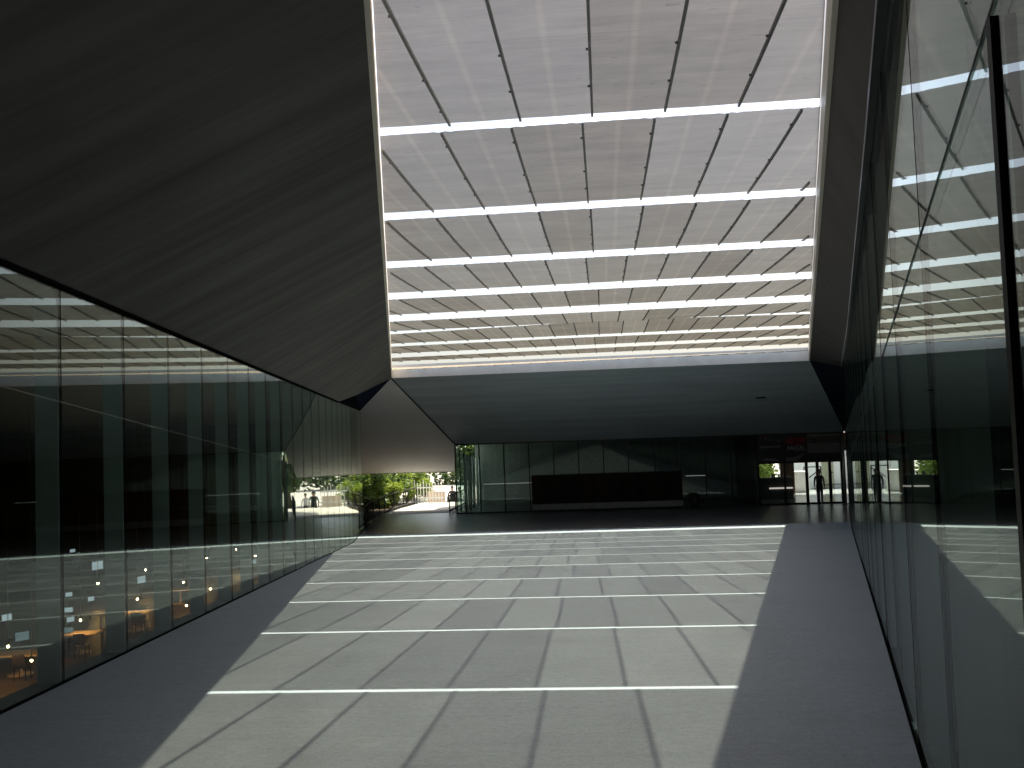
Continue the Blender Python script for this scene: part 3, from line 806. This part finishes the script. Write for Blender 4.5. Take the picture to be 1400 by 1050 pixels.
person((10.66, YF - .7, ZLOW), R(175), 1.74, "person in dark clothes and pale shoes standing at the glass entrance doors", M["cloth_dark"], M["cloth_dark"], arm=(0.0, 0.0), stride=.04, shoes=M["white"])
person((-9.35, 60.4, ZLOW - .85), R(170), 1.68, "person in white shirt on the sunken lane, seen mirrored in the left glass", M["cloth_white"], M["cloth_dark"])
person((-9.85, 60.6, ZLOW - .85), R(190), 1.75, "person in dark clothes on the sunken lane, mirrored in the left glass", M["cloth_dark"], M["cloth_dark"])

# ------------------------------------------------------------------ railings and garden
def railing(pts, label, h=1.0, step=0.14):
    root = thing("metal_railing", label, "railing", (pts[0][0], pts[0][1], ZLOW))
    P = [Vector((x, y, ZLOW)) for x, y in pts]
    dense = []
    for a, b in zip(P, P[1:]):
        n = max(1, int((b - a).length / 0.5))
        dense += [a.lerp(b, i / n) for i in range(n)]
    dense.append(P[-1])
    bm = bmesh.new(); tube(bm, [p + Vector((0, 0, h)) for p in dense], .032, 8); build("top_rail", bm, M["rail"], root)
    bm = bmesh.new(); tube(bm, [p + Vector((0, 0, .14)) for p in dense], .05, 6); build("bottom_rail", bm, M["rail"], root)
    bm = bmesh.new()
    L = 0
    for a, b in zip(dense, dense[1:]):
        n = max(1, int((b - a).length / step))
        for i in range(n):
            p = a.lerp(b, i / n); bar(bm, p + Vector((0, 0, .14)), p + Vector((0, 0, h)), .012)
    build("railing_bars", bm, M["rail"], root)
    for i in range(0, len(dense), 4):
        bm = bmesh.new(); bar(bm, dense[i], dense[i] + Vector((0, 0, h)), .05); build("post", bm, M["rail"], root)
    bm = bmesh.new(); bar(bm, dense[-1], dense[-1] + Vector((0, 0, h)), .05); build("post", bm, M["rail"], root)
    return root
railing([(-10.9, 42.5), (-11.35, 44.4), (-11.73, 47.3), (-12.09, 51.3), (-12.03, 55.2), (-11.75, 58.5)], "curved dark metal railing between the lower plaza and the garden")
railing([(-8.35, 50.3), (-8.35, 56.5)], "short straight dark railing beside the corner of the far glass facade", 0.95, .2)

def foliage(bm, c, r, n, size, squash=0.8, seed=0):
    rnd = random.Random(seed)
    c = Vector(c)
    for _ in range(n):
        d = Vector((rnd.gauss(0, 1), rnd.gauss(0, 1), rnd.gauss(0, 1))).normalized()
        p = c + Vector((d.x * r, d.y * r, d.z * r * squash)) * (rnd.random() ** 0.45)
        a = Vector((rnd.gauss(0, 1), rnd.gauss(0, 1), rnd.gauss(0, .7))).normalized()
        b = a.cross(Vector((rnd.gauss(0, 1), rnd.gauss(0, 1), rnd.gauss(0, 1)))).normalized()
        l, w = size * rnd.uniform(.6, 1.4), size * rnd.uniform(.3, .55)
        bm.faces.new([bm.verts.new(q) for q in (p - a * l, p + b * w, p + a * l, p - b * w)])
def tree(x, y, h, cr, label, leaf, nclump, per, size, seed, low=0.25):
    rnd = random.Random(seed); ZG = gz(x, y)
    t = thing("tree", label, "tree", (x, y, gz(x, y)))
    bm = bmesh.new()
    top = Vector((x + rnd.uniform(-.3, .3), y + rnd.uniform(-.3, .3), ZG + h * .75))
    tube(bm, [(x, y, ZG), Vector((x, y, ZG)).lerp(top, .45) + Vector((rnd.uniform(-.1, .1), 0, 0)), top], [h * .035, h * .025, h * .01], 8)
    cl = []
    for i in range(nclump):
        a = rnd.uniform(0, 2 * math.pi); q = rnd.random() ** .5
        z = ZG + h * (low + (1 - low) * rnd.random())
        m = 1 - abs((z - ZG) / h - (low + .38)) * 0.9
        cl.append(Vector((x + cr * q * m * math.cos(a), y + cr * q * m * math.sin(a), z)))
    for c in cl[:7]:
        st = Vector((x, y, ZG)).lerp(top, rnd.uniform(.4, .8)); tube(bm, [st, st.lerp(c, .5) + Vector((0, 0, .1)), c], [h * .012, h * .008, h * .003], 6)
    build("trunk", bm, M["bark"], t)
    bm = bmesh.new()
    for i, c in enumerate(cl): foliage(bm, c, cr * rnd.uniform(.24, .42), per, size, .8, seed * 100 + i)
    build("crown", bm, leaf, t, fixn=False)
    return t
def shrub(x, y, h, r, label, leaf, n, size, seed):
    t = thing("shrub", label, "shrub", (x, y, gz(x, y)))
    rnd = random.Random(seed); ZG = gz(x, y)
    bm = bmesh.new()
    for k in range(5):
        a = rnd.uniform(0, 6.28); tube(bm, [(x, y, ZG), (x + .5 * r * math.cos(a), y + .5 * r * math.sin(a), ZG + h * .7)], [.03, .01], 6)
    build("stems", bm, M["bark"], t)
    bm = bmesh.new()
    for k in range(7):
        foliage(bm, (x + rnd.uniform(-.6, .6) * r, y + rnd.uniform(-.6, .6) * r, ZG + h * rnd.uniform(.25, .85)), r * .5, n // 7, size, .9, seed * 50 + k)
    build("leaves", bm, leaf, t, fixn=False)
tree(-14.1, 55.4, 3.4, 1.6, "leafy mid green tree just behind the near half of the curved railing", M["leaf"], 34, 130, .17, 11, .02)
tree(-13.9, 57.6, 3.2, 1.7, "mid green tree behind the far half of the curved railing", M["leaf"], 30, 130, .16, 12, .02)
tree(-15.6, 57.9, 3.6, 1.7, "mid green tree at the back of the garden bed next to the library wall", M["leaf"], 30, 120, .2, 13, .03)
tree(-13.4, 64.6, 4.0, 1.7, "bright lime tree on the bank beyond the garden bed", M["leaf_lime"], 22, 110, .17, 14, .12)
tree(-8.4, 62.6, 4.6, 2.0, "dark tree overhanging the white bank beside the facade corner", M["leaf_dark"], 30, 120, .2, 15, .33)
tree(-18.0, 66.0, 6.0, 2.8, "dense dark tree on the left end of the bank", M["leaf_dark"], 34, 120, .26, 16, .05)
tree(9.6, 67.5, 4.2, 2.4, "lime green tree outside the lobby window", M["leaf_lime"], 60, 130, .17, 18, .05)
tree(13.5, 70.0, 5.5, 2.6, "mid green tree behind the white daylit wall", M["leaf"], 22, 100, .2, 19, .15)
shrub(-12.0, 46.0, 1.0, .45, "low shrub behind the first posts of the curved railing", M["leaf"], 380, .09, 21)
shrub(-13.9, 55.6, 1.7, .8, "bushy green shrub behind the middle of the curved railing", M["leaf"], 700, .12, 22)
shrub(-14.6, 54.6, 2.4, 1.1, "tall green shrub at the left end of the garden bed", M["leaf"], 900, .14, 26)
shrub(-13.1, 57.0, 1.3, .7, "round shrub under the two garden trees", M["leaf"], 480, .11, 23)
shrub(-12.6, 55.4, 1.5, .7, "lime shrub between the two garden trees", M["leaf_lime"], 560, .12, 27)
shrub(-12.4, 58.6, 1.3, .55, "lime shrub at the far end of the curved railing", M["leaf_lime"], 420, .11, 24)
shrub(-12.2, 63.2, 1.5, .8, "yellow green shrub behind the picket fence", M["leaf_lime"], 480, .13, 25)
# hedge and fence across the far side
hd = thing("hedge", "tall dark hedge at the top of the sunlit white bank", "hedge", (-8, 76, -2.32))
bm = bmesh.new()
for k in range(44): foliage(bm, (-34 + 1.35 * k, 76.5 + random.uniform(-.8, .8), -2.32 + 1.8 + random.uniform(-1.5, 1.3)), 1.5, 420, .24, 1.3, 900 + k)
build("leaves", bm, M["leaf_dark"], hd, fixn=False)
bm = bmesh.new()
for k in range(12): tube(bm, [(-33 + 5 * k, 76.5, -2.33), (-32.6 + 5 * k, 76.5, 1.2)], [.14, .06], 6)
build("stems", bm, M["bark"], hd)
pf = thing("picket_fence", "white picket fence along the edge of the plaza beside the garden bed", "fence", (-11.4, 59.2, ZLOW))
bm = bmesh.new()
for k in range(13):
    x = -12.6 + .19 * k
    y = 59.1; h = 1.25 + .2 * (k % 3 == 0)
    hexa(bm, [(x, y, ZLOW), (x + .07, y, ZLOW), (x + .07, y + .03, ZLOW), (x, y + .03, ZLOW)], [(x + .015, y, ZLOW + h), (x + .055, y, ZLOW + h), (x + .055, y + .03, ZLOW + h), (x + .015, y + .03, ZLOW + h)])
build("pickets", bm, M["white"], pf)
bm = bmesh.new()
for z in (.3, .95): bar(bm, (-12.65, 59.16, ZLOW + z), (-10.15, 59.16, ZLOW + z), .04, .08)
build("fence_rail", bm, M["white"], pf)
wall("garden_wall", "low pale orange rendered wall behind the picket fence", [(-11.6, 61.45), (-10.5, 61.45)], ZLOW - .85, ZLOW + .55, M["terracotta"], .2)
bl = bmesh.new(); lathe(bl, (-9.85, 58.9, ZLOW), [(.07, 0), (.07, .30), (.05, .36), (.02, .38)], 12)
tag(build("bollard", bl, M["frame"]), "tiny dark bollard alone on the sunlit paving near the bank", "bollard")

# ------------------------------------------------------------------ sunken reading hall behind the left glass
def desk(x, y, ln, rot, label):
    t = thing("reading_desk", label, "desk", (x, y, ZLIB), "reading desks in the sunken hall")
    m = Matrix.Translation((x, y, 0)) @ Matrix.Rotation(rot, 4, "Z")
    def add(name, fn, mat):
        bm = bmesh.new(); fn(bm); bmesh.ops.transform(bm, matrix=m, verts=bm.verts); build(name, bm, mat, t)
    add("tabletop", lambda b: box(b, -ln / 2, ln / 2, -.45, .45, ZLIB + .69, ZLIB + .75), M["desk"])
    add("leg", lambda b: bar(b, (0, 0, ZLIB + .03), (0, 0, ZLIB + .688), .09), M["desk"])
    add("foot_plate", lambda b: lathe(b, (0, 0, ZLIB), [(.42, .002), (.42, .022), (.1, .04)], 20), M["desk"])
def chair(x, y, rot, label):
    t = thing("reading_chair", label, "chair", (x, y, ZLIB), "chairs at the reading desks")
    m = Matrix.Translation((x, y, ZLIB)) @ Matrix.Rotation(rot, 4, "Z")
    def add(name, fn, mat):
        bm = bmesh.new(); fn(bm); bmesh.ops.transform(bm, matrix=m, verts=bm.verts); build(name, bm, mat, t)
    add("seat", lambda b: box(b, -.23, .23, -.22, .24, .42, .47), M["chair"])
    add("backrest", lambda b: hexa(b, [(-.22, -.26, .5), (.22, -.26, .5), (.22, -.22, .5), (-.22, -.22, .5)], [(-.2, -.34, .92), (.2, -.34, .92), (.2, -.30, .92), (-.2, -.30, .92)]), M["chair"])
    for sx in (-1, 1):
        for sy in (-1, 1):
            add("leg", lambda b: bar(b, (sx * .2, sy * .2, 0), (sx * .18, sy * .18, .418), .03), M["frame"])
def at(px, py, z):
    """plan point on the level z seen in the photo's direction (px, py); used once to set out the hall from the photograph"""
    d = rot @ camray(px, py)
    k = (z - EYE) / d.z
    return d.x * k, d.y * k
desks = [(28, 893, 2.2, "nearest desk at the lower left edge of the photo"), (108, 866, 1.5, "desk right of the first glass joint, above a dark chair"), (138, 838, 1.6, "desk behind the one above the dark chair"),
         (184, 838, 1.3, "desk just right of the second glass joint"), (247, 805, 1.3, "small far desk by the third glass joint"), (168, 816, 1.2, "far desk whose end shows left of the second glass joint")]
for px, py, ln, lab in desks:
    x, y = at(px, py, ZLIB + .73)
    desk(x, y, ln, R(8), "pedestal desk, " + lab)
    if lab.startswith(("nearest", "desk right", "desk just")):
        chair(x + .55, y - .75, R(8), "dark chair at the " + lab)
lamps = [(43, 903, "low beside the nearest desk"), (11, 884, "above the nearest desk at the photo's left edge"), (110, 848, "above the desk right of the first joint"), (146, 863, "right of the dark chair, lowest of its bay"),
         (134, 798, "high in the second bay between two white screens"), (199, 779, "upper one of two beside the second joint"), (188, 819, "lower one of two beside the second joint"), (251, 796, "left of the third joint"),
         (283, 763, "on the third joint"), (288, 805, "low, right of the third joint"), (323, 751, "on the line of the far floor edge"), (349, 760, "right of the fourth joint"), (386, 747, "farthest one, near the end of the glass wall"),
         (255, 828, "lowest one of the third bay")]
for px, py, lab in lamps:
    zl = ZLIB + 1.25
    x, y = at(px, py, zl)
    t = thing("pendant_lamp", "warm pendant bulb on a cord, " + lab, "pendant lamp", (x, y, zl), "pendant lamps in the sunken hall")
    bm = bmesh.new(); sphere(bm, (x, y, zl), .032, 12, 8); build("bulb", bm, M["bulb"], t)
    bm = bmesh.new(); lathe(bm, (x, y, zl), [(.05, .058), (.05, .11), (.02, .16)], 12); build("socket", bm, M["frame"], t)
    bm = bmesh.new(); tube(bm, [(x, y, zl + .162), (x, y, 2.74)], .012, 6); build("cord", bm, M["transom"], t)
screens = [(99, 752, .34, "small one high in the second bay"), (133, 775, .75, "largest one, high in the second bay"), (9, 843, .4, "upright one at the photo's left edge"), (30, 870, .5, "dim tilted one left of the first joint"),
           (94, 811, .3, "uppermost of the column beside the first joint"), (94, 832, .32, "second of the column beside the first joint"), (96, 845, .32, "third of the column beside the first joint"),
           (94, 859, .3, "lowest of the column beside the first joint"), (124, 817, .3, "narrow one in the middle of the second bay"), (193, 793, .55, "bright one right of the second joint"), (346, 767, .35, "far one between the last pale lamps")]
for px, py, w, lab in screens:
    x, y = at(px, py, ZLIB + .95)
    t = thing("computer_screen", "bluish white lit screen, " + lab, "screen", (x, y, ZLIB + .75), "lit screens in the sunken hall")
    m = Matrix.Translation((x, y, ZLIB)) @ Matrix.Rotation(R(random.uniform(10, 75)), 4, "Z")
    def add(name, fn, mat):
        bm = bmesh.new(); fn(bm); bmesh.ops.transform(bm, matrix=m, verts=bm.verts); build(name, bm, mat, t)
    add("display", lambda b: box(b, -w / 2, w / 2, -.022, -.02, .80, .80 + w * .62), M["screen_dim" if ("dim" in lab or "lowest" in lab) else "screen"])
    add("casing", lambda b: box(b, -w / 2 - .02, w / 2 + .02, -.019, .02, .78, .82 + w * .62), M["frame"])
    add("stand", lambda b: (bar(b, (0, .03, 0.02), (0, .03, .9), .05), box(b, -.2, .2, -.1, .16, 0, .018)), M["frame"])

# ------------------------------------------------------------------ light, sky, camera
SUN = Vector((.246, .345, 1.0)).normalized()          # direction towards the sun
el = math.asin(SUN.z); az = math.atan2(SUN.x, SUN.y)
sd = bpy.data.lights.new("sun", "SUN"); sd.energy = 4.4; sd.angle = R(0.5); sd.color = (1.0, 0.90, 0.66)
so = bpy.data.objects.new("sun", sd); COL.objects.link(so)
so.rotation_euler = SUN.to_track_quat("Z", "Y").to_euler(); so.location = (10, 15, 40)
w = bpy.data.worlds.new("World"); scene.world = w; w.use_nodes = True
nt = w.node_tree; bg = nt.nodes["Background"]
sky = nt.nodes.new("ShaderNodeTexSky"); sky.sky_type = "NISHITA"; sky.sun_disc = False
sky.sun_elevation = el; sky.sun_rotation = az; sky.dust_density = 6.0
nt.links.new(sky.outputs[0], bg.inputs["Color"]); bg.inputs["Strength"].default_value = 0.145

cd = bpy.data.cameras.new("camera"); cd.sensor_width = 36; cd.lens = 36 * 1300 / 1400; cd.clip_end = 3000; cd.clip_start = 0.05
co = bpy.data.objects.new("camera", cd); COL.objects.link(co)
co.matrix_world = Matrix.Translation((0, 0, EYE)) @ rot.to_4x4()
scene.camera = co
scene.view_settings.view_transform = "Standard"; scene.view_settings.look = "None"
scene.view_settings.exposure = 1.36; scene.view_settings.gamma = 1
scene.cycles.use_denoising = True
scene.cycles.transparent_max_bounces = 24
scene.cycles.max_bounces = 8; scene.cycles.diffuse_bounces = 4; scene.cycles.glossy_bounces = 5
scene.cycles.sample_clamp_indirect = 6
